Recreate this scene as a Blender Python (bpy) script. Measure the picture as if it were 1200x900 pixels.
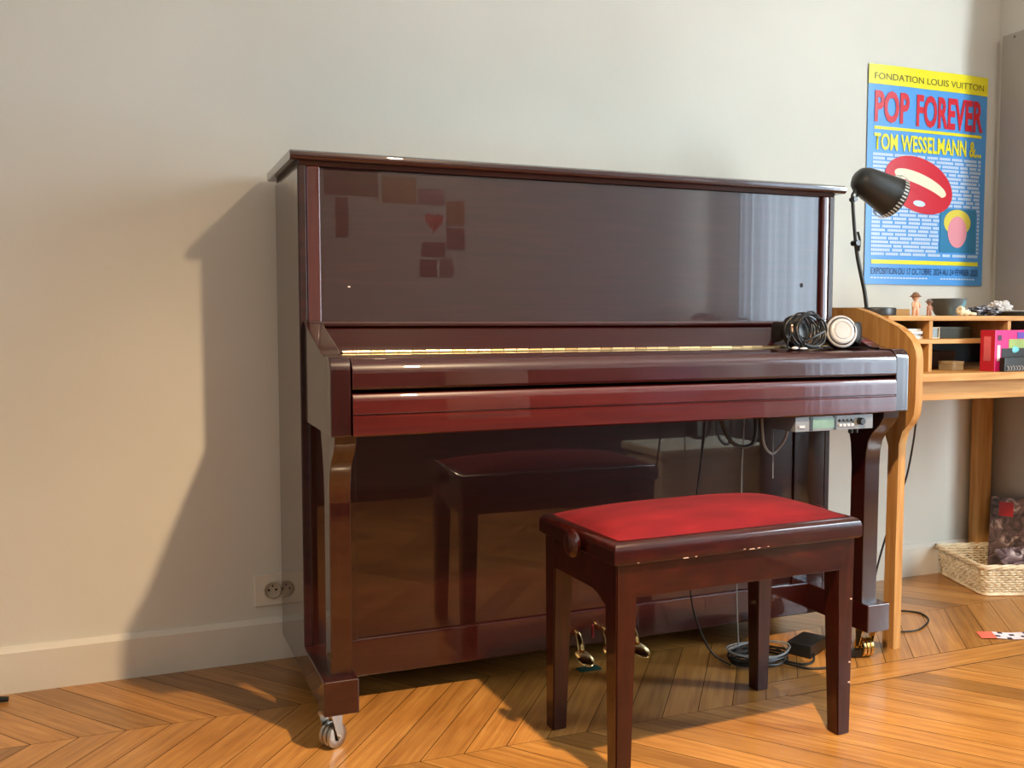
import bpy, bmesh, math, random
from mathutils import Vector, Matrix, noise as mnoise
random.seed(7)
PI = math.pi
sc = bpy.context.scene
for o in list(bpy.data.objects): bpy.data.objects.remove(o)
COL = sc.collection

# ------------------------------------------------------------------ camera
cam_d = bpy.data.cameras.new('camera'); cam = bpy.data.objects.new('camera', cam_d); COL.objects.link(cam)
YAW, PIT, ROL = 0.3839, -0.0643, -0.001
fw = Vector((math.sin(YAW)*math.cos(PIT), math.cos(YAW)*math.cos(PIT), math.sin(PIT)))
rt = Vector((math.cos(YAW), -math.sin(YAW), 0)); up = rt.cross(fw)
rt, up = rt*math.cos(ROL)+up*math.sin(ROL), up*math.cos(ROL)-rt*math.sin(ROL)
M = Matrix((( rt.x, up.x, -fw.x, -0.363), (rt.y, up.y, -fw.y, -2.1775), (rt.z, up.z, -fw.z, 0.900), (0, 0, 0, 1)))
cam.matrix_world = M
cam_d.sensor_width = 36; cam_d.lens = 1117.07/1200*36; cam_d.clip_start = 0.02
sc.camera = cam

# ------------------------------------------------------------------ world, lights, exposure
w = bpy.data.worlds.new('world'); sc.world = w; w.use_nodes = True
w.node_tree.nodes['Background'].inputs[0].default_value = (0.75, 0.85, 1.0, 1)
w.node_tree.nodes['Background'].inputs[1].default_value = 0.6
sc.view_settings.view_transform = 'Standard'; sc.view_settings.look = 'None'
sc.view_settings.gamma = 1; sc.view_settings.use_curve_mapping = False
sc.view_settings.exposure = 0.0

WIN_Y0, WIN_Y1, WIN_Z0, WIN_Z1, WX = -2.68, -1.50, 0.45, 2.40, 3.20
ld = bpy.data.lights.new('window_daylight', 'AREA'); ld.shape = 'RECTANGLE'
ld.size = WIN_Z1-WIN_Z0; ld.size_y = WIN_Y1-WIN_Y0; ld.energy = 305; ld.color = (0.80, 0.93, 1.0)
lo = bpy.data.objects.new('window_daylight', ld); COL.objects.link(lo)
lo.location = (WX+0.15, (WIN_Y0+WIN_Y1)/2, (WIN_Z0+WIN_Z1)/2); lo.rotation_euler = (0, PI/2, 0)

W2Y0, W2Y1, W2Z0, W2Z1 = -2.6, -1.2, 0.9, 2.3      # unseen left-wall window, added to lift the shadows
l2 = bpy.data.lights.new('added_left_fill', 'AREA'); l2.shape = 'RECTANGLE'
l2.size = W2Z1-W2Z0; l2.size_y = W2Y1-W2Y0; l2.energy = 14; l2.color = (0.86, 0.95, 1.0)  # weak fill light, added behind the left wall opening
lo2 = bpy.data.objects.new('added_left_fill', l2); COL.objects.link(lo2)
lo2.location = (-2.3-0.30, (W2Y0+W2Y1)/2, (W2Z0+W2Z1)/2); lo2.rotation_euler = (0, -PI/2, 0)

LAMP = Vector((0.587, -1.26, 1.88))
sd = bpy.data.lights.new('pendant_bulb_light', 'SPOT'); sd.energy = 300; sd.color = (1.0, 0.73, 0.45)
sd.spot_size = math.radians(158); sd.spot_blend = 1.0; sd.shadow_soft_size = 0.028
so = bpy.data.objects.new('pendant_bulb_light', sd); COL.objects.link(so); so.location = LAMP

# ------------------------------------------------------------------ materials
def lin(r, g, b):
    f = lambda c: (c/255/12.92) if c <= 10 else ((c/255+.055)/1.055)**2.4
    return (f(r), f(g), f(b), 1)
def mat(name, col, rough=.5, metal=0, coat=0, coat_r=.03, ior=1.5, spec=.5, sheen=0, trans=0):
    m = bpy.data.materials.new(name); m.use_nodes = True
    b = m.node_tree.nodes['Principled BSDF']; i = b.inputs
    i['Base Color'].default_value = col if len(col) == 4 else (*col, 1)
    i['Roughness'].default_value = rough; i['Metallic'].default_value = metal
    i['Coat Weight'].default_value = coat; i['Coat Roughness'].default_value = coat_r
    i['IOR'].default_value = ior; i['Specular IOR Level'].default_value = spec
    i['Sheen Weight'].default_value = sheen; i['Transmission Weight'].default_value = trans
    return m
def N(m, t, **k):
    n = m.node_tree.nodes.new(t)
    for a, v in k.items():
        if a.startswith('i_'): n.inputs[a[2:].replace('_', ' ')].default_value = v
        else: setattr(n, a, v)
    return n
def L(m, a, b): m.node_tree.links.new(a, b)
def BS(m): return m.node_tree.nodes['Principled BSDF']
def ramp(m, stops):
    r = N(m, 'ShaderNodeValToRGB'); e = r.color_ramp.elements
    while len(e) < len(stops): e.new(.5)
    for q, (p, c) in zip(e, stops): q.position = p; q.color = c
    return r
def noisy(m, stops, scale=(1, 1, 1), ns=5, detail=4, coord='Object', bump=0, bscale=None, dist=0.0):
    tc = N(m, 'ShaderNodeTexCoord'); mp = N(m, 'ShaderNodeMapping'); mp.inputs['Scale'].default_value = scale
    L(m, tc.outputs[coord], mp.inputs[0])
    nz = N(m, 'ShaderNodeTexNoise'); nz.inputs['Scale'].default_value = ns; nz.inputs['Detail'].default_value = detail
    nz.inputs['Distortion'].default_value = dist
    L(m, mp.outputs[0], nz.inputs['Vector'])
    r = ramp(m, stops); L(m, nz.outputs['Fac'], r.inputs[0]); L(m, r.outputs[0], BS(m).inputs['Base Color'])
    if bump:
        n2 = N(m, 'ShaderNodeTexNoise'); n2.inputs['Scale'].default_value = bscale or ns*6; n2.inputs['Detail'].default_value = 6
        L(m, mp.outputs[0], n2.inputs['Vector'])
        bp = N(m, 'ShaderNodeBump'); bp.inputs['Strength'].default_value = bump; bp.inputs['Distance'].default_value = .002
        L(m, n2.outputs['Fac'], bp.inputs['Height']); L(m, bp.outputs[0], BS(m).inputs['Normal'])
    return m

def lacquer(name, scale, k=1.0, coat_r=.012):
    m = mat(name, (.06, .008, .006), rough=.35, coat=1, coat_r=coat_r, ior=1.5)
    BS(m).inputs['Coat IOR'].default_value = 1.58; BS(m).inputs['Specular IOR Level'].default_value = .25
    noisy(m, [(p, (r*k, g*k, b_*k, 1)) for p, r, g, b_ in ((.30, .030, .0022, .0017), (.5, .038, .0031, .0022), (.72, .050, .0050, .0030))], scale, 6, 8, dist=.6)
    return m
M_LACX = lacquer('mahogany_lacquer_across', (.8, 14, 14), .68)
M_LACZ = lacquer('mahogany_lacquer_upright', (14, 14, .8), .45)
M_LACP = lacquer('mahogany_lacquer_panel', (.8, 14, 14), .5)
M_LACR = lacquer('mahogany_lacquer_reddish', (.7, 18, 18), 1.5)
M_LACV = lacquer('mahogany_lacquer_pilaster', (20, 20, .8), 1.5)
M_LACD = mat('dark_lacquer_edge', (.018, .004, .004), rough=.45, coat=.15, coat_r=.1, spec=.25)
noisy(M_LACD, [(.3, (.012, .003, .003, 1)), (.7, (.03, .006, .005, 1))], (1, 10, 10), 5)
M_PBLK = noisy(mat('black_inside', (.01, .008, .008), rough=.7), [(.3, (.008, .006, .006, 1)), (.7, (.014, .01, .01, 1))])
M_BENCH = mat('bench_mahogany', (.1, .015, .008), rough=.35, coat=.7, coat_r=.05, spec=.2)
noisy(M_BENCH, [(.3, (.016, .0016, .001, 1)), (.55, (.028, .003, .0017, 1)), (.75, (.048, .006, .003, 1))], (3, 14, 10), 5, 8)
M_BENCHZ = mat('bench_leg_mahogany', (.1, .015, .008), rough=.35, coat=.7, coat_r=.05, spec=.2)
noisy(M_BENCHZ, [(.3, (.016, .0016, .001, 1)), (.55, (.028, .003, .0017, 1)), (.75, (.048, .006, .003, 1))], (16, 16, 1.5), 5, 8)
M_VELVET = mat('red_velvet', (.3, .008, .01), rough=.9, sheen=.06, spec=.2)
BS(M_VELVET).inputs['Sheen Tint'].default_value = (1, .25, .2, 1); BS(M_VELVET).inputs['Sheen Roughness'].default_value = .4
noisy(M_VELVET, [(.3, (.082, .002, .0045, 1)), (.55, (.13, .0032, .0065, 1)), (.75, (.18, .006, .009, 1))], (1.5, 4, 4), 4, 5, bump=.25, bscale=300)
def metal(name, c, r=.22):
    m = mat(name, c, rough=r, metal=1)
    return noisy(m, [(.3, (*[x*.85 for x in c[:3]], 1)), (.7, (*c[:3], 1))], ns=30)
M_BRASS = metal('polished_brass', (.80, .58, .25), .15)
M_HINGE = metal('brass_hinge', (.85, .63, .33), .32); M_HINGE2 = metal('brass_hinge_dark_knuckle', (.42, .28, .13), .4)  # second, darker brass tone for every third knuckle
M_CHROME = metal('dull_chrome', (.46, .43, .38), .38)
def plain(name, rgb, rough=.5, var=.12, **k):
    c = lin(*rgb); m = mat(name, c, rough, **k)
    return noisy(m, [(.3, (*[x*(1-var) for x in c[:3]], 1)), (.7, (*[min(1, x*(1+var)) for x in c[:3]], 1))], ns=12)
M_BLACKP = plain('black_plastic', (24, 24, 25), .35)
M_BLACKR = plain('black_rubber_cable', (20, 19, 19), .45)
M_LAMPBLK = plain('charcoal_enamel', (42, 42, 40), .38)
M_GREYP = plain('grey_plastic', (112, 114, 118), .45)
M_LGREY = plain('light_grey_cable', (130, 128, 124), .5)
M_LCD = plain('lcd_screen', (120, 150, 140), .15)
M_SILVER = plain('silver_plastic', (182, 182, 186), .35)
M_COPPER = metal('copper_trim', (.85, .55, .40), .3)
M_WHITEP = plain('white_plastic', (215, 208, 192), .35, .03)
M_HOLE = plain('dark_hole', (30, 26, 22), .8)
# oak
def oak(name, scale, tone=1.0):
    m = mat(name, (.5, .3, .12), rough=.6, spec=.25)
    c = lambda r, g, b: (*[x*tone for x in lin(r, g, b)[:3]], 1)
    noisy(m, [(.28, c(186, 128, 66)), (.5, c(207, 152, 88)), (.7, c(222, 172, 108))], scale, 5, 8, bump=.05, dist=.4)
    return m
M_OAKX = oak('pale_oak_across', (.8, 12, 12), .78); M_OAKZ = oak('pale_oak_upright', (12, 12, .8), .78)
M_OAKP = oak('honey_oak_panel', (12, 12, .9), .66)
# wall
M_WALL = mat('painted_plaster', lin(214, 208, 197), rough=.62, spec=.3)
noisy(M_WALL, [(.3, lin(206, 202, 190)), (.7, lin(217, 213, 202))], ns=1.3, detail=3, bump=.35, bscale=26)
M_BASEB = mat('painted_baseboard', lin(214, 207, 193), rough=.5)
noisy(M_BASEB, [(.3, lin(208, 200, 186)), (.7, lin(220, 213, 200))], ns=3, detail=5, bump=.6, bscale=14)
M_CEIL = noisy(mat('ceiling_paint', lin(225, 222, 215), .8), [(.3, lin(222, 219, 212)), (.7, lin(229, 226, 220))])
M_PANEL = noisy(mat('greige_board', lin(168, 160, 150), .6), [(.3, lin(164, 156, 146)), (.7, lin(173, 166, 156))], (1, 1, .4), 5, bump=.1)
# floor
M_FLOOR = mat('oak_chevron_parquet', (.4, .2, .08), rough=.33, coat=.35, coat_r=.16)
def floor_nodes(m):
    uv = N(m, 'ShaderNodeUVMap'); at = N(m, 'ShaderNodeAttribute', attribute_name='tone')
    mp = N(m, 'ShaderNodeMapping'); mp.inputs['Scale'].default_value = (1.6, 26, 1); L(m, uv.outputs[0], mp.inputs[0])
    nz = N(m, 'ShaderNodeTexNoise'); nz.inputs['Scale'].default_value = 3; nz.inputs['Detail'].default_value = 8; nz.inputs['Distortion'].default_value = .5
    L(m, mp.outputs[0], nz.inputs['Vector'])
    tc = N(m, 'ShaderNodeTexCoord'); n2 = N(m, 'ShaderNodeTexNoise'); n2.inputs['Scale'].default_value = 3.2; n2.inputs['Detail'].default_value = 5
    L(m, tc.outputs['Object'], n2.inputs['Vector'])
    r = ramp(m, [(.28, lin(150, 99, 46)), (.5, lin(173, 119, 58)), (.72, lin(190, 137, 72))]); L(m, nz.outputs['Fac'], r.inputs[0])
    mx = N(m, 'ShaderNodeMix', data_type='RGBA', blend_type='MULTIPLY'); mx.inputs['Factor'].default_value = 1
    L(m, r.outputs[0], mx.inputs['A']); L(m, at.outputs['Color'], mx.inputs['B'])
    r2 = ramp(m, [(.3, (.72, .66, .58, 1)), (.6, (1, 1, 1, 1))]); L(m, n2.outputs['Fac'], r2.inputs[0])
    m2 = N(m, 'ShaderNodeMix', data_type='RGBA', blend_type='MULTIPLY'); m2.inputs['Factor'].default_value = .8
    L(m, mx.outputs['Result'], m2.inputs['A']); L(m, r2.outputs[0], m2.inputs['B'])
    L(m, m2.outputs['Result'], BS(m).inputs['Base Color'])
    bp = N(m, 'ShaderNodeBump'); bp.inputs['Strength'].default_value = .12; bp.inputs['Distance'].default_value = .001
    L(m, nz.outputs['Fac'], bp.inputs['Height']); L(m, bp.outputs[0], BS(m).inputs['Normal'])
floor_nodes(M_FLOOR)
M_GAP = plain('parquet_joint', (48, 28, 14), .9)

# ------------------------------------------------------------------ geometry helpers
def merge(bm, t, mi=0):
    for f in t.faces: f.material_index = mi
    me = bpy.data.meshes.new('t'); t.to_mesh(me); t.free(); bm.from_mesh(me); bpy.data.meshes.remove(me)
def box(bm, x0, x1, y0, y1, z0, z1, bev=0, seg=2, mi=0, mtx=None):
    t = bmesh.new(); bmesh.ops.create_cube(t, size=1)
    for v in t.verts: v.co = Vector((x0+(v.co.x+.5)*(x1-x0), y0+(v.co.y+.5)*(y1-y0), z0+(v.co.z+.5)*(z1-z0)))
    if bev: bmesh.ops.bevel(t, geom=list(t.edges), offset=bev, segments=seg, affect='EDGES', profile=.5)
    if mtx: t.transform(mtx)
    merge(bm, t, mi); return bm
def prism(bm, poly, axis, a, b, bev=0, seg=2, mi=0, mtx=None):
    t = bmesh.new()
    def P(u, v, w):
        return {'X': (w, u, v), 'Y': (u, w, v), 'Z': (u, v, w)}[axis]
    A = [t.verts.new(P(u, v, a)) for u, v in poly]; B = [t.verts.new(P(u, v, b)) for u, v in poly]
    n = len(poly); t.faces.new(A); t.faces.new(B[::-1])
    for i in range(n): t.faces.new((A[i], B[i], B[(i+1) % n], A[(i+1) % n]))
    bmesh.ops.recalc_face_normals(t, faces=list(t.faces))
    if bev:
        cap = [e for e in t.edges if len(set(v in A for v in e.verts)) == 1]
        bmesh.ops.bevel(t, geom=cap, offset=bev, segments=seg, affect='EDGES', profile=.5, clamp_overlap=True)
    if mtx: t.transform(mtx)
    merge(bm, t, mi); return bm
def spline(pts, k=6, closed=False):
    pts = [Vector(p) for p in pts]; out = []; n = len(pts)
    rng = range(n) if closed else range(n-1)
    for i in rng:
        g = lambda j: pts[j % n] if closed else pts[max(0, min(n-1, j))]
        p0, p1, p2, p3 = g(i-1), g(i), g(i+1), g(i+2)
        for s in range(k):
            t = s/k
            out.append(.5*((2*p1)+(p2-p0)*t+(2*p0-5*p1+4*p2-p3)*t*t+(3*p1-p0-3*p2+p3)*t**3))
    if not closed: out.append(pts[-1])
    return out
def tube(bm, pts, r, n=8, closed=False, mi=0, smooth=6):
    if smooth: pts = spline(pts, smooth, closed)
    else: pts = [Vector(p) for p in pts]
    t = bmesh.new(); m = len(pts); rings = []; nrm = None
    for i, p in enumerate(pts):
        if closed: d = pts[(i+1) % m]-pts[i-1]
        else: d = pts[min(m-1, i+1)]-pts[max(0, i-1)]
        d = d.normalized() if d.length > 1e-9 else Vector((0, 0, 1))
        if nrm is None: nrm = d.orthogonal().normalized()
        nrm = (nrm-d*nrm.dot(d)); nrm = nrm.normalized() if nrm.length > 1e-6 else d.orthogonal().normalized()
        b = d.cross(nrm); rr = r(i/(m-1)) if callable(r) else r
        rings.append([t.verts.new(p+(nrm*math.cos(a)+b*math.sin(a))*rr) for a in [2*PI*q/n for q in range(n)]])
    for i in range(m if closed else m-1):
        A, B = rings[i], rings[(i+1) % m]
        for q in range(n): t.faces.new((A[q], A[(q+1) % n], B[(q+1) % n], B[q]))
    if not closed: t.faces.new(rings[0][::-1]); t.faces.new(rings[-1])
    merge(bm, t, mi); return bm
def lathe(bm, prof, c=(0, 0, 0), ax=(0, 0, 1), n=32, mi=0, closed=False, sy=1):
    t = bmesh.new(); ax = Vector(ax).normalized(); q = ax.to_track_quat('Z', 'Y').to_matrix().to_4x4()
    rings = []
    for r, z in prof:
        if r < 1e-6: rings.append([t.verts.new((0, 0, z))])
        else: rings.append([t.verts.new((r*math.cos(2*PI*k/n), sy*r*math.sin(2*PI*k/n), z)) for k in range(n)])
    idx = list(range(len(rings)-1)) + ([-1] if closed else [])
    for i in idx:
        A, B = rings[i], rings[i+1]
        for k in range(n):
            a, b = (k, (k+1) % n)
            if len(A) == 1 and len(B) == 1: continue
            if len(A) == 1: t.faces.new((A[0], B[b], B[a]))
            elif len(B) == 1: t.faces.new((A[a], A[b], B[0]))
            else: t.faces.new((A[a], A[b], B[b], B[a]))
    bmesh.ops.recalc_face_normals(t, faces=list(t.faces))
    t.transform(Matrix.Translation(Vector(c)) @ q); merge(bm, t, mi); return bm
def blob(bm, c, r, n=3, amp=.0, f=8, mi=0, mtx=None):
    t = bmesh.new(); bmesh.ops.create_icosphere(t, subdivisions=n, radius=1)
    for v in t.verts:
        k = 1+amp*mnoise.noise(v.co*f*.3+Vector(c)*11)
        v.co = Vector((v.co.x*r[0]*k, v.co.y*r[1]*k, v.co.z*r[2]*k))
    if mtx: t.transform(mtx)
    t.transform(Matrix.Translation(Vector(c))); merge(bm, t, mi); return bm
def obj(name, bm, m, parent=None, local=False, ang=.65, bevsharp=True):
    if parent and not local:
        bm.transform(Matrix.Translation(-parent.location))
    bm.normal_update()
    for f in bm.faces: f.smooth = True
    for e in bm.edges:
        e.smooth = not (len(e.link_faces) != 2 or e.calc_face_angle(0) > ang)
    me = bpy.data.meshes.new(name); bm.to_mesh(me); bm.free()
    for q in (m if isinstance(m, (list, tuple)) else [m]): me.materials.append(q)
    o = bpy.data.objects.new(name, me); COL.objects.link(o)
    wn = o.modifiers.new('weighted_normal', 'WEIGHTED_NORMAL'); wn.weight = 100; wn.keep_sharp = True
    if parent: o.parent = parent
    return o
def tag(o, label=None, cat=None, group=None, kind=None):
    if label: o['label'] = label
    if cat: o['category'] = cat
    if group: o['group'] = group
    if kind: o['kind'] = kind
    return o
def thing(name, label, cat, loc, rz=0, group=None):
    o = bpy.data.objects.new(name, None); COL.objects.link(o); o.empty_display_size = .05
    o.location = loc; o.rotation_euler = (0, 0, rz); return tag(o, label, cat, group)
def struct(name, bm, m): return tag(obj(name, bm, m), kind='structure')
def copy_tree(o, parent=None):
    c = o.copy(); COL.objects.link(c); c.parent = parent
    for ch in list(o.children): copy_tree(ch, c)
    return c
NB = bmesh.new

# ------------------------------------------------------------------ room shell
WY = 0.3965; XL, XR, YB, ZC = -2.3, 3.2, -3.07, 2.75
PX, PY = 2.56, 0.0        # the pier in the right corner beside the desk
struct('wall_back', box(NB(), XL-.1, XR+.1, WY, WY+.12, -.02, ZC), M_WALL)
b = NB()
box(b, XL-.2, XL, YB, W2Y0, -.02, ZC); box(b, XL-.2, XL, W2Y1, WY, -.02, ZC)
box(b, XL-.2, XL, W2Y0, W2Y1, -.02, W2Z0); box(b, XL-.2, XL, W2Y0, W2Y1, W2Z1, ZC)
struct('wall_left', b, M_WALL)
struct('wall_front', box(NB(), XL-.1, XR+.1, YB-.12, YB, -.02, ZC), M_WALL)
b = NB()
box(b, XR, XR+.22, YB, WIN_Y0, -.02, ZC); box(b, XR, XR+.22, WIN_Y1, WY, -.02, ZC)
box(b, XR, XR+.22, WIN_Y0, WIN_Y1, -.02, WIN_Z0); box(b, XR, XR+.22, WIN_Y0, WIN_Y1, WIN_Z1, ZC)
struct('wall_right', b, M_WALL)
struct('trim_1', box(NB(), PX, XR, PY, WY, 0, ZC), M_WALL)
struct('ceiling', box(NB(), XL-.1, XR+.1, YB-.1, WY+.1, ZC, ZC+.1), M_CEIL)
# window frame and glass
b = NB(); t_ = .025
box(b, XR+.08, XR+.14, WIN_Y0, WIN_Y0+t_, WIN_Z0, WIN_Z1, .004); box(b, XR+.08, XR+.14, WIN_Y1-t_, WIN_Y1, WIN_Z0, WIN_Z1, .004)
box(b, XR+.08, XR+.14, WIN_Y0, WIN_Y1, WIN_Z0, WIN_Z0+t_, .004); box(b, XR+.08, XR+.14, WIN_Y0, WIN_Y1, WIN_Z1-t_, WIN_Z1, .004)
struct('window_1', b, M_BASEB)
b = NB()  # frame for the added left-wall fill opening
for y in (W2Y0, (W2Y0+W2Y1)/2-.03, W2Y1-.05): box(b, XL-.14, XL-.08, y, y+.05, W2Z0, W2Z1, .004)
for z in (W2Z0, W2Z1-.05): box(b, XL-.14, XL-.08, W2Y0, W2Y1, z, z+.05, .004)
struct('added_fill_window', b, M_BASEB)
# baseboards
def bb(name, x0, x1):
    prof = [(WY, 0), (WY, .113), (WY-.006, .113), (WY-.013, .104), (WY-.017, .100), (WY-.017, 0)]
    struct(name, prism(NB(), prof, 'X', x0, x1), M_BASEB)
bb('baseboard_back', XL, PX)
struct('trim_2', box(NB(), PX-.014, PX, .376, WY-.018, 0, .11, .003), M_BASEB)
# floor: chevron parquet
def make_floor():
    bm = bmesh.new(); uvl = bm.loops.layers.uv.new('UVMap'); cl = bm.loops.layers.float_color.new('tone')
    def quad(ps, uvs, mi, tone):
        vs = [bm.verts.new(p) for p in ps]; f = bm.faces.new(vs); f.material_index = mi
        for l, q in zip(f.loops, uvs): l[uvl].uv = q; l[cl] = tone
    def tone():
        v = random.choice([.82, .90, 1, 1, 1.06, .70, .95, 1.12]) + random.uniform(-.05, .05)
        h = random.uniform(-.04, .04)
        return (v*(1+h*.4), v, v*(1-h*1.5), 1)
    quad([(XL, YB, -.004), (XR, YB, -.004), (XR, WY+.02, -.004), (XL, WY+.02, -.004)], [(0, 0)]*4, 1, (1, 1, 1, 1))
    wd = .0955; g = .0010
    strips = [(.05, .44, -.30), (-.34, .05, .30), (-.90, -.34, -.431), (-1.29, -.90, .30), (-1.68, -1.29, -.30), (-2.07, -1.68, .3), (-2.46, -2.07, -.3), (-2.85, -2.46, .3), (-3.24, -2.85, -.3)]
    xs = -.385-wd*30         # joint position on the seam Y=.05
    # x offset of joint at the near (lower Y) seam for each strip
    off = {}; cur = xs
    for i, (y0, y1, s) in enumerate(strips):
        if i == 0: low = xs
        else: low = cur - s      # joint at upper seam is cur -> lower seam is cur - s
        k = 0
        while True:
            x = low+k*wd; k += 1
            if x > XR+.6: break
            if x < XL-.8: continue
            dz = random.uniform(-.0003, .0003)
            ps = [(x+g, y0+g*.6, dz*0), (x+wd-g, y0+g*.6, 0), (x+wd-g+s, y1-g*.6, 0), (x+g+s, y1-g*.6, 0)]
            Lp = math.hypot(s, y1-y0); u0 = random.uniform(0, 50); v0 = random.uniform(0, 50)
            quad(ps, [(u0, v0), (u0+.03, v0+.075), (u0+Lp+.03, v0+.075), (u0+Lp, v0)], 0, tone())
        cur = low
    # border board running beside the desk
    x = 1.10
    for ln in (1.35, .95):
        quad([(x, -.346, .0006), (x+ln-.002, -.346, .0006), (x+ln-.002, -.258, .0006), (x, -.258, .0006)],
             [(x, 3), (x+ln, 3), (x+ln, 3.085), (x, 3.085)], 0, (1.08, 1.06, 1.0, 1))
        for yy in (-.3475, -.2575): quad([(x, yy-.0012, .0007), (x+ln, yy-.0012, .0007), (x+ln, yy+.0012, .0007), (x, yy+.0012, .0007)], [(0, 0)]*4, 1, (1, 1, 1, 1))
        x += ln
    me = bpy.data.meshes.new('floor'); bm.to_mesh(me); bm.free(); me.materials.append(M_FLOOR); me.materials.append(M_GAP)
    o = bpy.data.objects.new('floor', me); COL.objects.link(o); tag(o, kind='structure')
make_floor()

# ------------------------------------------------------------------ upright piano
P = thing('upright_piano', 'glossy dark mahogany upright piano with closed key lid against the wall', 'piano', (.75, 0, 0))
H = 1.2835; D = .343; W = 1.5
# lid
prof = [(.352, 1.262), (.352, 1.2835), (-.010, 1.2835), (-.0165, 1.279), (-.018, 1.272), (-.016, 1.265), (-.010, 1.261)]
obj('lid', prism(NB(), prof, 'X', -.0185, 1.527, .002), M_LACX, P)
obj('lid_cove', prism(NB(), [(.0, 1.262), (-.006, 1.262), (0, 1.252), (.34, 1.252), (.34, 1.262)], 'X', .004, 1.496), M_LACD, P)
for x0, x1 in ((0, .019), (1.481, 1.5)):
    b = NB(); box(b, x0, x1, 0, D, .078, 1.254, .0035, 3)
    for f in b.faces:
        if abs(f.calc_center_median().y) < .004: f.material_index = 1
    obj('side_panel', b, [M_LACZ, M_LACD], P)
for x0, x1 in ((.019, .051), (1.459, 1.481)):
    obj('pilaster', box(NB(), x0, x1, -.001, .06, .90, 1.253, .005, 4), M_LACV, P)
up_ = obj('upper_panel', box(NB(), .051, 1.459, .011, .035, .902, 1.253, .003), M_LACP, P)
bmk = NB(); lathe(bmk, [(0, .002), (.005, .002), (.0065, 0), (.0065, -.004)], (1.398, .0115, 1.004), (0, -1, 0), 20)
lk = obj('lock', bmk, M_HOLE, up_, True); lk.location = -Vector(P.location)
cm = obj('chip', blob(NB(), (.116, .0112, .983), (.0035, .0008, .002), 2), plain('bare_chip', (226, 214, 204), .6), up_, True); cm.location = -Vector(P.location); cm['label'] = 'small pale chip in the lacquer'
obj('case_back', box(NB(), .019, 1.481, .28, D, .07, 1.25), M_PBLK, P)
# moulding under the upper panel
pm = [(.03, .890), (-.012, .890), (-.018, .893), (-.019, .898), (-.016, .903), (.0, .906), (.03, .906)]
obj('moulding', prism(NB(), pm, 'X', .019, 1.481), M_LACX, P)
# sloped board behind the hinge
ps_ = [(.03, .891), (-.008, .891), (-.03, .884), (-.062, .868), (-.098, .850), (-.128, .839), (-.144, .8365), (-.144, .77), (.03, .77)]
obj('fallboard_back', prism(NB(), ps_, 'X', .050, 1.450), M_LACX, P)
# key lid, closed
kp = [(-.146, .770), (-.146, .8345), (-.20, .8325), (-.255, .829)]
for a in range(0, 91, 10):
    kp.append((-.272-.030*math.sin(math.radians(a)), .798+.030*math.cos(math.radians(a))))
kp += [(-.302, .771), (-.298, .766), (-.28, .764)]
kl = obj('key_lid', prism(NB(), kp, 'X', .052, 1.448, .0015), M_LACX, P, ang=.5)
b = NB(); n = 44; x0 = .066; dx = (1.434-x0)/n
for i in range(n):
    tube(b, [(x0+i*dx, -.1435, .8372), (x0+(i+.93)*dx, -.1435, .8372)], .0033, 8, mi=(i % 3 == 2), smooth=0)
box(b, x0, 1.434, -.152, -.136, .8352, .8368)
h = obj('hinge', b, [M_HINGE, M_HINGE2], kl, True); h.location = -Vector(P.location); h['label'] = 'long brass piano hinge'
# key slip with groove
kp = [(-.24, .672), (-.24, .758), (-.292, .758), (-.299, .756), (-.303, .750), (-.304, .742), (-.304, .718), (-.300, .7155), (-.300, .7135), (-.304, .711), (-.304, .675), (-.301, .672)]
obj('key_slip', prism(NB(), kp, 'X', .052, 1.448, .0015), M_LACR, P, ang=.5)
obj('key_bed', box(NB(), .055, 1.445, -.238, .02, .674, .758), M_PBLK, P)
# arms with cheek curve
ap = [(0, .676), (0, .904), (-.012, .902), (-.045, .889), (-.10, .872), (-.15, .857), (-.18, .846), (-.20, .8375), (-.225, .8335), (-.26, .832)]
for a in range(0, 91, 15):
    ap.append((-.272-.026*math.sin(math.radians(a)), .806+.026*math.cos(math.radians(a))))
ap += [(-.298, .675), (-.296, .6725)]
for x0, x1 in ((.008, .050), (1.450, 1.492)):
    obj('arm', prism(NB(), ap, 'X', x0, x1, .003, 3), M_LACZ, P, ang=.5)
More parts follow.
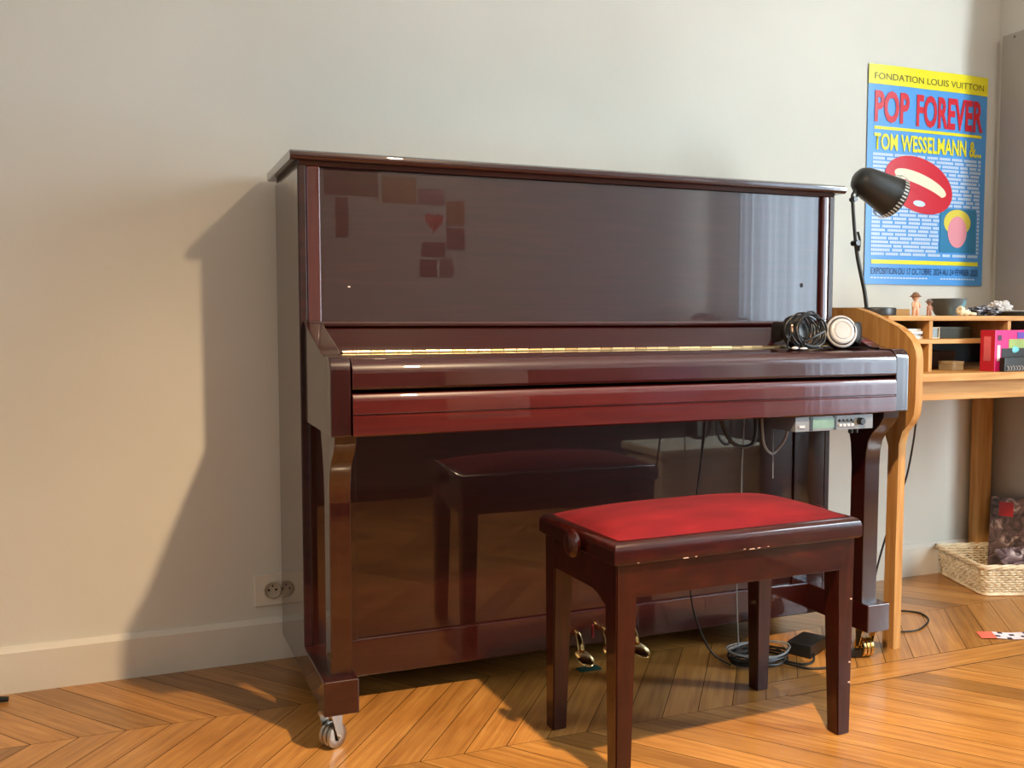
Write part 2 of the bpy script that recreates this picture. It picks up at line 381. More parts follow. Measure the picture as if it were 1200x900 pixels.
# legs
lp = [(-.165, .155), (-.168, .52), (-.163, .58), (-.150, .63), (-.135, .6735), (-.283, .6735), (-.281, .655), (-.268, .635), (-.245, .615), (-.229, .59), (-.222, .56), (-.220, .52), (-.218, .155)]
TX = ((-.002, .072), (1.428, 1.502))
for k, (x0, x1) in enumerate(((.018, .064), (1.428, 1.478))):
    obj('leg', prism(NB(), lp, 'X', x0, x1, .003, 2), M_LACZ, P, ang=.4)
    t0, t1 = TX[k]
    tb = NB(); box(tb, t0, t1, -.2425, -.0015, .081, .155, .003, 3); 
    toe = obj('toe_block', tb, M_LACD if 0 else M_LACX, P)
    # caster
    cx, cy = (.018, -.205) if k == 0 else (1.462, -.20)
    rz = math.radians(-58) if k == 0 else math.radians(-8)
    c = bpy.data.objects.new('caster', None)
    b = NB()
    lathe(b, [(0, 0), (.022, 0), (.022, .003), (0, .003)], (0, 0, .078), n=24)
    for s in (-1, 1):
        prism(b, [(-.016, .078), (.016, .078), (.0115, .030), (.009, .020), (.003, .020), (-.002, .032)], 'X', s*.0205-.0012, s*.0205+.0012, .0005)
    box(b, -.0215, .0215, -.016, .016, .072, .079, .001)
    lathe(b, [(0, -.026), (.004, -.026), (.004, .026), (0, .026)], (0, .006, .026), (1, 0, 0), 16)
    b.transform(Matrix.Translation((cx, cy, 0)) @ Matrix.Rotation(rz, 4, 'Z'))
    cs = obj('caster', b, M_CHROME if k == 0 else M_BRASS, toe, True); cs.location = -Vector(P.location)
    b = NB()
    for s in (-1, 0, 1):
        lathe(b, [(.010, -.005), (.023, -.005), (.0258, -.003), (.0258, .003), (.023, .005), (.010, .005)], (s*.0115, .006, .026), (1, 0, 0), 28, closed=True)
    b.transform(Matrix.Translation((cx, cy, 0)) @ Matrix.Rotation(rz, 4, 'Z'))
    wl = obj('caster_wheel', b, M_CHROME if k == 0 else M_BRASS, toe, True); wl.location = -Vector(P.location)
# lower frame and panel
for x0, x1 in ((.019, .124), (1.376, 1.481)):
    obj('stile', box(NB(), x0, x1, .0, .03, .155, .674, .002), M_LACZ, P)
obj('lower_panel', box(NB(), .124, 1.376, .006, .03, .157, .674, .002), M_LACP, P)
b = NB(); prism(b, [(.03, .066), (.0, .066), (-.003, .070), (-.003, .150), (-.001, .155), (.006, .157), (.03, .157)], 'X', .019, 1.481)
obj('bottom_rail', b, M_LACX, P)
obj('bottom_board', box(NB(), .019, 1.481, .03, D, .055, .075), M_PBLK, P)
# pedals
for i, x in enumerate((.677, .755, .833)):
    b = NB()
    path = [(x, .04, .095), (x, -.012, .112), (x-.002, -.045, .113), (x-.006, -.070, .098), (x-.010, -.085, .082)]
    sp_ = spline(path, 8)
    tube(b, sp_, lambda t: .0075+.003*t, 10, smooth=0)
    blob(b, (x-.012, -.108, .074), (.023, .036, .0075), 4, mtx=Matrix.Rotation(math.radians(16), 4, 'X'))
    o = obj('pedal', b, M_BRASS, P)
# small red felt guides beside the pedals
M_RF = plain('red_felt', (120, 22, 22), .9)
for x in (.660, .738): obj('pedal_felt', box(NB(), x, x+.006, -.006, .001, .082, .118, .001), M_RF, P)
# silent-system control unit under the key bed
b = NB(); box(b, 1.145, 1.386, -.290, -.19, .632, .669, .0015)
cu = obj('control_unit', b, M_GREYP, P); cu['label'] = 'grey electronic control unit fixed under the key bed'
def sub(name, bm, m, par, root):
    o = obj(name, bm, m, par, True); o.location = -Vector(root.location); return o
sub('display', box(NB(), 1.197, 1.262, -.2915, -.289, .638, .664, .0005), M_LCD, cu, P)
for xa, xb in ((1.188, 1.197), (1.262, 1.270)): sub('display_frame', box(NB(), xa, xb, -.2912, -.289, .634, .668), M_BLACKP, cu, P)
for i in range(4):
    for j in range(2):
        sub('button', box(NB(), 1.277+i*.0125, 1.286+i*.0125, -.2935, -.289, .640+j*.012, .647+j*.012, .001), M_SILVER if j == 0 else M_BLACKP, cu, P)
sub('button', box(NB(), 1.155, 1.172, -.2935, -.289, .641, .648, .001), M_SILVER, cu, P)
b = NB(); lathe(b, [(0, .014), (.0075, .014), (.009, .011), (.009, 0)], (1.343, -.290, .652), (0, -1, 0), 20)
sub('knob', b, M_BLACKP, cu, P)
b = NB()
for x in (1.333, 1.350): lathe(b, [(0, -.012), (.006, -.012), (.006, 0), (0, 0)], (x, -.27, .632), (0, 0, 1), 14)
sub('jack_plug', b, M_BLACKP, cu, P)
# cables hanging below the key bed
def cable(pts, r, m, root=P, name='cable'):
    return obj(name, tube(NB(), pts, r, 7), m, root)
cable([(1.012, -.10, .672), (1.008, -.10, .60), (.998, -.10, .52), (.985, -.10, .42), (.98, -.09, .2), (1.03, -.10, .05), (1.08, -.13, .006)], .0026, M_BLACKR)
cable([(1.050, -.10, .676), (1.062, -.10, .64), (1.080, -.10, .605), (1.101, -.10, .584), (1.13, -.10, .574), (1.160, -.10, .582), (1.17, -.10, .62), (1.165, -.1, .674)], .0050, M_BLACKR)
cable([(1.186, -.10, .674), (1.190, -.10, .615), (1.197, -.10, .575), (1.218, -.10, .552), (1.238, -.10, .560), (1.252, -.12, .60), (1.258, -.12, .66)], .0038, M_LGREY)
cable([(1.140, -.09, .674), (1.138, -.09, .60), (1.134, -.09, .52), (1.133, -.09, .40), (1.13, -.08, .22), (1.14, -.08, .006)], .0018, M_LGREY)
cable([(1.148, -.20, .633), (1.149, -.20, .56), (1.150, -.20, .505)], .0014, M_GREYP)

# ------------------------------------------------------------------ piano bench
BN = thing('piano_bench', 'mahogany piano bench with a red velvet cushion standing in front of the piano', 'bench', (.4856, -.5968, 0), .034)
bw, bd = .614, .332
# frame rim: closed loop with rounded profile
def rim_loop(bm, x0, x1, y0, y1, prof):
    # prof: (outward offset, z); builds a mitred rectangular ring
    t = bmesh.new(); cs = []
    for o_, z in prof:
        cs.append([t.verts.new(p) for p in ((x0-o_, y0-o_, z), (x1+o_, y0-o_, z), (x1+o_, y1+o_, z), (x0-o_, y1+o_, z))])
    m = len(prof)
    for i in range(m):
        A, B = cs[i], cs[(i+1) % m]
        for k in range(4): t.faces.new((A[k], A[(k+1) % 4], B[(k+1) % 4], B[k]))
    bmesh.ops.recalc_face_normals(t, faces=list(t.faces)); merge(bm, t); return bm
rp = [(-.004, .436), (0, .440), (0, .462), (-.002, .470), (-.007, .477), (-.014, .4805), (-.022, .4805), (-.022, .436)]
obj('seat_frame', rim_loop(NB(), 0, bw, 0, bd, rp), M_BENCH, BN, True, ang=.7)
b = NB(); NX, NY = 40, 24; x0, x1, y0, y1 = .019, bw-.019, .019, bd-.019
gr = []
for i in range(NX+1):
    row = []
    for j in range(NY+1):
        u, v = 2*i/NX-1, 2*j/NY-1
        hh = ((1-abs(u)**3.2)*(1-abs(v)**2.6))**.62 if abs(u) < 1 and abs(v) < 1 else 0
        row.append(b.verts.new((x0+(x1-x0)*i/NX, y0+(y1-y0)*j/NY, .470+.010+.030*hh)))
    gr.append(row)
for i in range(NX):
    for j in range(NY): b.faces.new((gr[i][j], gr[i+1][j], gr[i+1][j+1], gr[i][j+1]))
box(b, x0, x1, y0, y1, .45, .4795)
obj('cushion', b, M_VELVET, BN, True, ang=1.2)
ins = .010
obj('apron', box(NB(), ins+.03, bw-ins-.03, ins, ins+.020, .368, .437, .002), M_BENCH, BN, True)
obj('apron', box(NB(), ins+.03, bw-ins-.03, bd-ins-.020, bd-ins, .368, .437, .002), M_BENCH, BN, True)
for x in (ins, bw-ins-.020):
    pr_ = [(ins+.02, .437), (bd-ins-.02, .437), (bd-ins-.02, .372), (bd-ins-.06, .368), (.11, .368), (.085, .362), (.065, .35), (.05, .345), (ins+.02, .345)]
    obj('apron', prism(NB(), pr_, 'X', x+.002, x+.018), M_BENCH, BN, True)
def bleg(sx, sy):
    b = NB(); t = bmesh.new(); bmesh.ops.create_cube(t, size=1)
    for v in t.verts:
        top = v.co.z > 0; s = .048 if top else .034
        ox = 0 if top else .002
        x = (ins+ox+(v.co.x+.5)*s) if sx < 0 else (bw-ins-ox-(.5-v.co.x)*s)
        y = (ins+ox+(v.co.y+.5)*s) if sy < 0 else (bd-ins-ox-(.5-v.co.y)*s)
        v.co = Vector((x, y, .4365 if top else 0))
    bmesh.ops.bevel(t, geom=list(t.edges), offset=.0025, segments=2, affect='EDGES')
    merge(b, t); return b
for sx in (-1, 1):
    for sy in (-1, 1): obj('leg', bleg(sx, sy), M_BENCHZ, BN, True)
for sx in (-1, 1):
    b = NB(); c = (0 if sx < 0 else bw, .150, .452)
    lathe(b, [(0, .024), (.014, .024), (.024, .021), (.029, .015), (.028, .009), (.018, .005), (.014, 0)], c, (sx, 0, 0), 28)
    obj('height_knob', b, M_BENCH, BN, True)

sc_m = plain('bare_scratch', (206, 176, 160), .7)
for i, (x, z, l_) in enumerate(((.05, .4385, .004), (.155, .437, .012), (.183, .4375, .004), (.30, .441, .005), (.315, .4395, .012), (.335, .440, .007), (.36, .4405, .004))):
    obj('scratch', box(NB(), x, x+l_, -.0004, .001, z, z+.0014), sc_m, BN, True)['label'] = 'pale scratch on the seat frame'
for z, yy in ((.16, .006), (.115, .008), (.30, .008)):
    obj('scratch', box(NB(), .5935, .5975, ins+.0012-.0025, ins+.004, z, z+.0025), sc_m, BN, True)['label'] = 'pale chip on the leg'

# ------------------------------------------------------------------ wall socket
S = thing('wall_socket', 'cream double wall socket above the baseboard left of the piano', 'socket', (-.025, WY, .188))
obj('plate', box(NB(), -.064, .014, WY-.009, WY, .146, .231, .003), M_WHITEP, S)
b = NB(); cx = -.018
lathe(b, [(.0235, 0), (.0235, .005), (.0205, .006), (.0192, .005), (.0188, .0008), (0, .0008)], (cx, WY-.009, .188), (0, -1, 0), 36)
obj('outlet', b, plain('socket_insert', (182, 172, 152), .4, .03), S)
b = NB()
for dx_ in (-.0095, .0095): lathe(b, [(0, .0004), (.0034, .0004), (.0034, 0)], (cx+dx_, WY-.0100, .188), (0, -1, 0), 12)
lathe(b, [(0, .005), (.0020, .005), (.0024, .0)], (cx, WY-.0098, .199), (0, -1, 0), 10)
obj('pin_hole', b, M_HOLE, S)

# ------------------------------------------------------------------ poster
PC = {k: plain('poster_'+k, v, .28, .02) for k, v in dict(blue=(82, 154, 222), yellow=(236, 222, 40), red=(205, 36, 52), white=(205, 222, 240), navy=(26, 40, 92), olive=(96, 92, 40), deepblue=(52, 128, 170), cream=(240, 228, 196), pink=(232, 150, 160), hair=(226, 206, 80)).items()}
PO = thing('exhibition_poster', 'blue and yellow exhibition poster taped to the wall above the desk', 'poster', (2.233, WY-.004, 1.03))
PX0, PW, PZ1, PH = 1.966, .538, 1.766, .736
def wav(x, z):      # the sheet bows a little off the wall
    u = (x-PX0)/PW; v = (PZ1-z)/PH
    return WY-.004-.006*math.sin(PI*u)*(.4+.6*math.sin(2.2*v))-.003*abs(math.sin(2*PI*u))*max(0, 1-4*v)
def sheet(name, x0, x1, z0, z1, m, lift, parent=PO, nx=24, nz=24, th=.0004):
    b = NB(); g = []
    for i in range(nx+1):
        g.append([b.verts.new((x0+(x1-x0)*i/nx, wav(x0+(x1-x0)*i/nx, z0+(z1-z0)*j/nz)-lift, z0+(z1-z0)*j/nz)) for j in range(nz+1)])
    for i in range(nx):
        for j in range(nz): b.faces.new((g[i][j], g[i+1][j], g[i+1][j+1], g[i][j+1]))
    return obj(name, b, m, parent)
def U(u): return PX0+PW*u
def V(v): return PZ1-PH*v
def shape(name, pts, m, lift, parent=PO):
    b = NB(); c = (sum(p[0] for p in pts)/len(pts), sum(p[1] for p in pts)/len(pts))
    vs = [b.verts.new((U(p[0]), wav(U(p[0]), V(p[1]))-lift, V(p[1]))) for p in pts]
    mid = [b.verts.new((U((p[0]+c[0])/2), wav(U((p[0]+c[0])/2), V((p[1]+c[1])/2))-lift, V((p[1]+c[1])/2))) for p in pts]
    cv = b.verts.new((U(c[0]), wav(U(c[0]), V(c[1]))-lift, V(c[1])))
    n = len(pts)
    for i in range(n):
        b.faces.new((vs[i], vs[(i+1) % n], mid[(i+1) % n], mid[i])); b.faces.new((mid[i], mid[(i+1) % n], cv))
    return obj(name, b, m, parent)
def lettering(txt, u0, u1, v0, v1, m, lift=.0022, bold=.02, name='lettering', parent=PO, warp=True):
    cu_ = bpy.data.curves.new('txt', 'FONT'); cu_.body = txt; cu_.offset = bold; cu_.resolution_u = 3; cu_.fill_mode = 'FRONT'
    to = bpy.data.objects.new('txt', cu_); COL.objects.link(to); bpy.context.view_layer.update()
    dg = bpy.context.evaluated_depsgraph_get(); me = bpy.data.meshes.new_from_object(to.evaluated_get(dg))
    bpy.data.objects.remove(to)
    xs_ = [v.co.x for v in me.vertices]; ys_ = [v.co.y for v in me.vertices]
    ax_, bx_, ay_, by_ = min(xs_), max(xs_), min(ys_), max(ys_)
    for v in me.vertices:
        x = U(u0+(u1-u0)*(v.co.x-ax_)/(bx_-ax_)); z = V(v1+(v0-v1)*(v.co.y-ay_)/(by_-ay_))
        v.co = Vector((x, wav(x, z)-lift, z))-Vector(parent.location)
    me.name = name; me.materials.clear(); me.materials.append(m)
    o = bpy.data.objects.new(name, me); COL.objects.link(o); o.parent = parent; return o
sheet('paper_sheet', U(0), U(1), V(1), V(0), PC['blue'], 0)
sheet('yellow_band', U(0), U(1), V(.088), V(0), PC['yellow'], .0012)
lettering('FONDATION LOUIS VUITTON', .045, .96, .037, .066, PC['olive'], bold=.0)
lettering('POP', .05, .325, .115, .26, PC['red'], bold=.035)
lettering('FOREVER', .385, .96, .115, .265, PC['red'], bold=.03)
sheet('yellow_line', U(.05), U(.955), V(.291), V(.277), PC['yellow'], .0012, nz=2)
lettering('TOM WESSELMANN &...', .05, .955, .308, .385, PC['yellow'], bold=.025)
# rows of small names, read only as dashes of white
b = NB(); v = .398
while v < .866:
    u = .045
    while u < .955:
        wd_ = random.uniform(.06, .17); u1 = min(.955, u+wd_)
        seg = (u, u1)
        inside_pic = (v > .635 and v < .85 and u1 > .60 and u < .93)
        if inside_pic: u = .935 if u >= .60 else u; seg = (u, min(u1, .595)) if u < .6 else (.935, .955)
        if seg[1]-seg[0] > .012:
            x = seg[0]
            while x < seg[1]-.006:
                xe = min(x+.011, seg[1])
                vs = [b.verts.new((U(a), wav(U(a), V(c_))-.0016, V(c_))) for a, c_ in ((x, v), (xe, v), (xe, v+.0125), (x, v+.0125))]
                b.faces.new(vs); x += .0135
        u = max(u1, seg[1])+.014
        if inside_pic and u < .93 and u > .58: u = .935
    v += .0182
obj('name_rows', b, PC['white'], PO)
# plain stand-in for the printed mouth: a red oval with a cream band
def oval(cu0, cv0, a, bb_, rot=0, n=32, k=2.0):
    out = []
    for i in range(n):
        t = 2*PI*i/n; x = a*math.copysign(abs(math.cos(t))**(2/k), math.cos(t)); y = bb_*math.copysign(abs(math.sin(t))**(2/k), math.sin(t))
        out.append((cu0+x*math.cos(rot)-y*math.sin(rot)*1.37, cv0+x*math.sin(rot)*.73+y*math.cos(rot)))
    return out
shape('red_oval', oval(.42, .535, .29, .125, .28), PC['red'], .0028)
shape('cream_band', oval(.43, .525, .225, .042, .30), PC['cream'], .0034)
shape('red_stripe', oval(.43, .555, .20, .018, .30), PC['red'], .0040)
shape('white_gleam', oval(.42, .62, .05, .014, .1), PC['white'], .0034)
sheet('blue_square', U(.605), U(.925), V(.843), V(.635), PC['deepblue'], .0020, nx=6, nz=6)
shape('yellow_disc', oval(.755, .70, .12, .062), PC['hair'], .0026)
shape('pink_oval', oval(.755, .745, .085, .075), PC['pink'], .0032)
sheet('yellow_line', U(.05), U(.955), V(.905), V(.886), PC['yellow'], .0012, nz=2)
lettering('EXPOSITION DU 17 OCTOBRE 2024 AU 24 FÉVRIER 2025', .05, .955, .915, .953, PC['navy'], bold=.0)
for a, c_ in ((.045, .50), (.62, .93)):
    x = a; b = NB()
    while x < c_:
        vs = [b.verts.new((U(p), wav(U(p), V(q))-.0016, V(q))) for p, q in ((x, .967), (x+.02, .967), (x+.02, .973), (x, .973))]; b.faces.new(vs); x += .026
    obj('small_print', b, PC['white'], PO)

# ------------------------------------------------------------------ greige panel right of the desk
WP = thing('wardrobe_side_panel', 'tall greige side panel standing in the corner right of the desk', 'panel', (2.55, .2, 0))
obj('board', box(NB(), 2.5445, 2.5595, .004, .372, 0, 1.911, .0015), M_PANEL, WP)
b = NB(); lathe(b, [(0, .0012), (.0035, .0012), (.0045, 0)], (2.5445, .322, 1.897), (-1, 0, 0), 14)
obj('screw_cap', b, plain('screw_cap', (96, 90, 84), .6), WP)

# ------------------------------------------------------------------ desk
DK = thing('writing_desk', 'pale oak writing desk with a low shelf hutch right of the piano', 'desk', (2.05, .1, 0))
pp = [(-.182, 0), (-.182, .30), (-.184, .57), (-.196, .605), (-.222, .632), (-.234, .655), (-.238, .69), (-.238, .80), (-.234, .826), (-.222, .848), (-.200, .868), (-.170, .887), (-.10, .913), (-.04, .932), (.002, .942), (.09, .943), (.375, .943), (.375, 0), (.335, 0), (.335, .56), (.31, .60), (.27, .62), (-.09, .62), (-.13, .60), (-.146, .56), (-.142, 0)]
obj('side_panel', prism(NB(), pp, 'X', 1.575, 1.600), M_OAKP, DK, ang=.4)
obj('edge_band', tube(NB(), [(0, 0, 0), (0, 0, .001)], .0001, 4), M_OAKZ, DK) if 0 else None
b = NB()
# lighter edge strip following the front and top of the panel
t = bmesh.new(); ed = pp[:17]; A = []
for i, (y, z) in enumerate(ed):
    A.append((t.verts.new((1.5752, y-.0008 if z < .9 else y, z+.0008 if z > .84 else z)), t.verts.new((1.5998, y-.0008 if z < .9 else y, z+.0008 if z > .84 else z))))
for i in range(len(A)-1): t.faces.new((A[i][0], A[i][1], A[i+1][1], A[i+1][0]))
merge(b, t); obj('edge_band', b, M_OAKZ, DK, ang=.5)
obj('desktop', box(NB(), 1.600, 2.540, -.200, .375, .7375, .7590, .002), M_OAKX, DK)
obj('apron', box(NB(), 1.600, 2.540, -.165, -.145, .683, .7375, .001), M_OAKX, DK)
obj('rear_leg', box(NB(), 2.455, 2.515, .335, .375, 0, .7375, .002), M_OAKZ, DK)
obj('top_shelf', box(NB(), 1.600, 2.540, -.110, .375, .9040, .9185, .0015), M_OAKX, DK)
obj('middle_shelf', box(NB(), 1.600, 2.540, -.105, .375, .8385, .8520, .0015), M_OAKX, DK)
for x in (1.752, 2.056):
    z0 = .759
    if x < 1.9: obj('divider', box(NB(), x, x+.013, -.107, .375, .759, .8385, .001), M_OAKZ, DK)
    obj('divider', box(NB(), x, x+.013, -.107, .375, .852, .904, .001), M_OAKZ, DK)
obj('hutch_back', box(NB(), 1.600, 2.540, .365, .375, .759, .904), M_PBLK, DK)
obj('back_rail', box(NB(), 1.602, 2.135, .355, .375, .9185, .945, .002), M_OAKX, DK)

# ------------------------------------------------------------------ desk lamp
LY = .02
LM = thing('desk_lamp', 'charcoal desk lamp with a round vented shade on the hutch shelf', 'lamp', (1.672, LY, .9185))
b = NB(); lathe(b, [(0, 0), (.056, 0), (.058, .003), (.058, .020), (.055, .024), (0, .026)], (1.672, LY, .9185), n=40)
obj('base', b, M_LAMPBLK, LM)
b = NB(); tube(b, [(1.640, LY, .940), (1.636, LY, .965), (1.628, LY, 1.0), (1.606, LY, 1.075), (1.594, LY, 1.13)], .0058, 12)
obj('lower_arm', b, M_LAMPBLK, LM)
b = NB(); tube(b, [(1.597, LY, 1.115), (1.590, LY, 1.16), (1.583, LY, 1.22), (1.579, LY, 1.262)], .0050, 12); 
tube(b, [(1.596, LY-.006, 1.160), (1.602, LY-.008, 1.135), (1.600, LY-.007, 1.105)], .0035, 8)
tube(b, [(1.576, LY, 1.262), (1.582, LY-.004, 1.276), (1.594, LY, 1.295)], .0035, 8)
tube(b, [(1.586, LY, 1.250), (1.600, LY, 1.268), (1.618, LY, 1.285)], .0042, 8)
obj('upper_arm', b, M_LAMPBLK, LM)
b = NB(); lathe(b, [(0, -.012), (.008, -.012), (.008, .012), (0, .012)], (1.594, LY, 1.128), (0, 1, 0), 16)
obj('joint', b, M_BLACKP, LM); b = NB()
lathe(b, [(0, -.010), (.007, -.010), (.007, .010), (0, .010)], (1.583, LY, 1.252), (0, 1, 0), 16)
obj('joint', b, M_BLACKP, LM)
ax = Vector((.90, -.10, -.40)).normalized(); c0 = Vector((1.588, LY, 1.318))
sp = [(0, 0), (.018, .002), (.032, .011), (.041, .028), (.046, .055), (.050, .085), (.054, .110), (.0575, .130), (.059, .146), (.057, .146), (.052, .110), (.044, .055), (.030, .018), (0, .012)]
b = NB(); lathe(b, sp, c0, ax, 48)
sh_ = obj('lamp_shade', b, M_LAMPBLK, LM, ang=.9)
q = ax.to_track_quat('Z', 'Y').to_matrix().to_4x4(); b = NB()
for k in range(40):
    box(b, .0578, .0590, -.0019, .0019, .128, .1415, mtx=Matrix.Translation(c0) @ q @ Matrix.Rotation(2*PI*k/40, 4, 'Z') @ Matrix.Rotation(math.radians(3), 4, 'Y'))
v = obj('vent_slots', b, plain('pale_vent', (196, 190, 178), .4), sh_, True); v.location = -Vector(LM.location); v['label'] = 'ring of pale vent slots near the rim'
b = NB(); blob(b, c0+ax*.085, (.026, .026, .026)); lathe(b, [(.013, .02), (.013, .075), (0, .075)], c0, ax, 16)
v = obj('bulb', b, M_WHITEP, sh_, True); v.location = -Vector(LM.location)

# ------------------------------------------------------------------ headphones on the key lid
HZ = .832
HP = thing('headphones', 'silver and black headphones with a coiled cable resting on the piano key lid', 'headphones', (1.31, -.19, HZ))
def cup(c, axv, s=1.0):
    a = Vector(axv).normalized(); parts = []
    b = NB(); lathe(b, [(0, -.034), (.030, -.034), (.039, -.028), (.041, -.018), (.038, -.008), (.036, 0), (0, 0)], c, a, 40, sy=1.05)
    parts.append(('ear_pad', b, M_BLACKP))
    b = NB(); lathe(b, [(.0385, -.004), (.0405, 0), (.0395, .004), (.036, .006), (.034, .002)], c, a, 40, closed=True, sy=1.05)
    parts.append(('ear_ring', b, M_SILVER))
    b = NB(); lathe(b, [(.031, 0), (.0315, .007), (.029, .010), (.024, .0105), (.023, .0085), (.020, .0085), (.019, .011), (0, .0125)], c, a, 40, sy=1.05)
    parts.append(('ear_cup', b, M_SILVER))
    return parts
for nm, b, m in cup(Vector((1.345, -.215, HZ+.044)), (-.35, -1, .22)): obj(nm, b, m, HP, ang=.9)
for nm, b, m in cup(Vector((1.235, -.19, HZ+.046)), (.25, -1, .15)):
    obj(nm, b, M_COPPER if nm == 'ear_ring' else M_BLACKP, HP, ang=.9)
# headband: flat padded strap lying back behind the cups
t = bmesh.new(); pth = spline([(1.205, -.16, HZ+.045), (1.22, -.10, HZ+.040), (1.29, -.055, HZ+.036), (1.36, -.075, HZ+.034), (1.405, -.13, HZ+.034), (1.418, -.185, HZ+.036), (1.405, -.215, HZ+.040), (1.375, -.225, HZ+.044)], 6)
rg = []
for i, p_ in enumerate(pth):
    d = (pth[min(i+1, len(pth)-1)]-pth[max(i-1, 0)]).normalized(); s = d.cross(Vector((0, 0, 1))).normalized(); hw = .021+.012*math.sin(PI*i/(len(pth)-1))**.5*(1 if 1 else 0)
    rg.append([t.verts.new(p_+s*.006*math.cos(a)+Vector((0, 0, 1))*hw*math.sin(a)) for a in [2*PI*k/12 for k in range(12)]])
for i in range(len(rg)-1):
    for k in range(12): t.faces.new((rg[i][k], rg[i][(k+1) % 12], rg[i+1][(k+1) % 12], rg[i+1][k]))
t.faces.new(rg[0][::-1]); t.faces.new(rg[-1]); b = NB(); merge(b, t)
obj('headband', b, M_BLACKP, HP, ang=.9)
b = NB(); box(b, 1.414, 1.420, -.205, -.165, HZ+.012, HZ+.052, .002)
obj('slider', b, M_SILVER, HP)
b = NB()
for k in range(9):
    pts = []; rx = .047+random.uniform(-.006, .006); rz_ = .042+random.uniform(-.005, .006); ox = random.uniform(-.006, .006); oy = -.235+k*.004; tl = random.uniform(-.25, .25)
    for j in range(16):
        a = 2*PI*j/16
        pts.append((1.228+ox+rx*math.cos(a), oy+.015*math.sin(a+k)+tl*.02*math.cos(a), HZ+.006+rz_+max(-rz_, rz_*math.sin(a)+random.uniform(-.002, .002))))
    tube(b, pts, .0022, 7, closed=True, smooth=3)
tube(b, [(1.185, -.23, HZ+.045), (1.165, -.235, HZ+.03), (1.160, -.235, HZ+.010), (1.168, -.235, HZ+.003), (1.20, -.24, HZ+.003), (1.26, -.245, HZ+.003)], .0022, 7)
tube(b, [(1.2, -.25, HZ+.02), (1.225, -.255, HZ+.032), (1.26, -.25, HZ+.045)], .003, 7)
# loose end trailing over the arm to the right
tube(b, [(1.30, -.17, HZ+.003), (1.38, -.16, HZ+.003), (1.43, -.165, HZ+.002), (1.449, -.20, HZ+.002), (1.4495, -.24, HZ+.0015)], .0018, 7)
obj('cable', b, M_BLACKR, HP)
b = NB(); blob(b, (1.176, -.245, HZ+.004), (.010, .006, .004)); blob(b, (1.200, -.248, HZ+.003), (.012, .004, .003))
obj('jack_plug', b, M_SILVER, HP)

# ------------------------------------------------------------------ things on the hutch top
SZ = .9185
def doll(name, x, y, s, hat, skin, label, group=None):
    T = thing(name, label, 'figurine', (x, y, SZ))
    b = NB()
    for dx_ in (-1, 1):
        tube(b, [(x+dx_*.008*s, y, SZ), (x+dx_*.0075*s, y-.001, SZ+.010*s), (x+dx_*.006*s, y, SZ+.026*s)], lambda t: (.0046+.0022*t)*s, 10)
        tube(b, [(x+dx_*.009*s, y, SZ+.044*s), (x+dx_*.0145*s, y-.002, SZ+.036*s), (x+dx_*.013*s, y-.006*s, SZ+.027*s)], .0028*s, 8)
    blob(b, (x, y, SZ+.033*s), (.0115*s, .009*s, .015*s)); blob(b, (x, y, SZ+.058*s), (.0105*s, .010*s, .0105*s))
    blob(b, (x, y-.010*s, SZ+.056*s), (.0018*s, .002*s, .0018*s), 2)
    obj('body', b, skin, T)
    b = NB(); lathe(b, [(.019*s, .061*s), (.014*s, .064*s), (.0105*s, .068*s), (.007*s, .0735*s), (0, .0755*s), ], (x, y, SZ), n=24)
    lathe(b, [(.019*s, .061*s), (.0095*s, .0585*s), (0, .060*s)], (x, y, SZ), n=24)
    obj('hat', b, hat, T)
M_SKIN = plain('figurine_skin', (226, 172, 138), .5); M_HATB = plain('figurine_hat', (132, 92, 62), .7)
M_SKIN2 = plain('figurine_brown', (168, 118, 92), .5); M_HATG = plain('figurine_hat_grey', (112, 96, 88), .7)
doll('baby_figurine', 1.775, -.03, .92, M_HATB, M_SKIN, 'small naked baby figurine in a brown cap on the hutch top, the taller one')
doll('bear_figurine', 1.812, -.045, .66, M_HATG, M_SKIN2, 'tiny brown figurine beside the grey bowl on the hutch top, the shorter one')
BO = thing('bowl', 'dark grey ceramic bowl with a teal patch on the hutch top', 'bowl', (1.932, .0, SZ))
m = mat('grey_glaze', lin(88, 92, 92), .35)
noisy(m, [(.42, lin(82, 86, 86)), (.52, lin(92, 98, 98)), (.62, lin(112, 152, 162))], (1, 1, 1), 14, 2)
b = NB(); lathe(b, [(0, 0), (.030, 0), (.037, .006), (.047, .030), (.053, .052), (.050, .052), (.043, .030), (.034, .010), (0, .008)], (1.932, .0, SZ), n=48)
obj('bowl_body', b, m, BO)
b = NB(); shx = 1.925
blob(b, (shx-.022, -.075, SZ+.0145), (.014, .011, .0145), 3, .25, 9); blob(b, (shx+.0, -.075, SZ+.009), (.016, .009, .009), 3, .2, 9); blob(b, (shx+.022, -.078, SZ+.0055), (.014, .008, .0055), 3, .2, 8)
blob(b, (shx-.028, -.082, SZ+.022), (.006, .006, .006), 2)
tag(obj('seashell', b, plain('cream_shell', (232, 214, 176), .5)), 'cream lumpy seashell lying in front of the grey bowl', 'seashell')
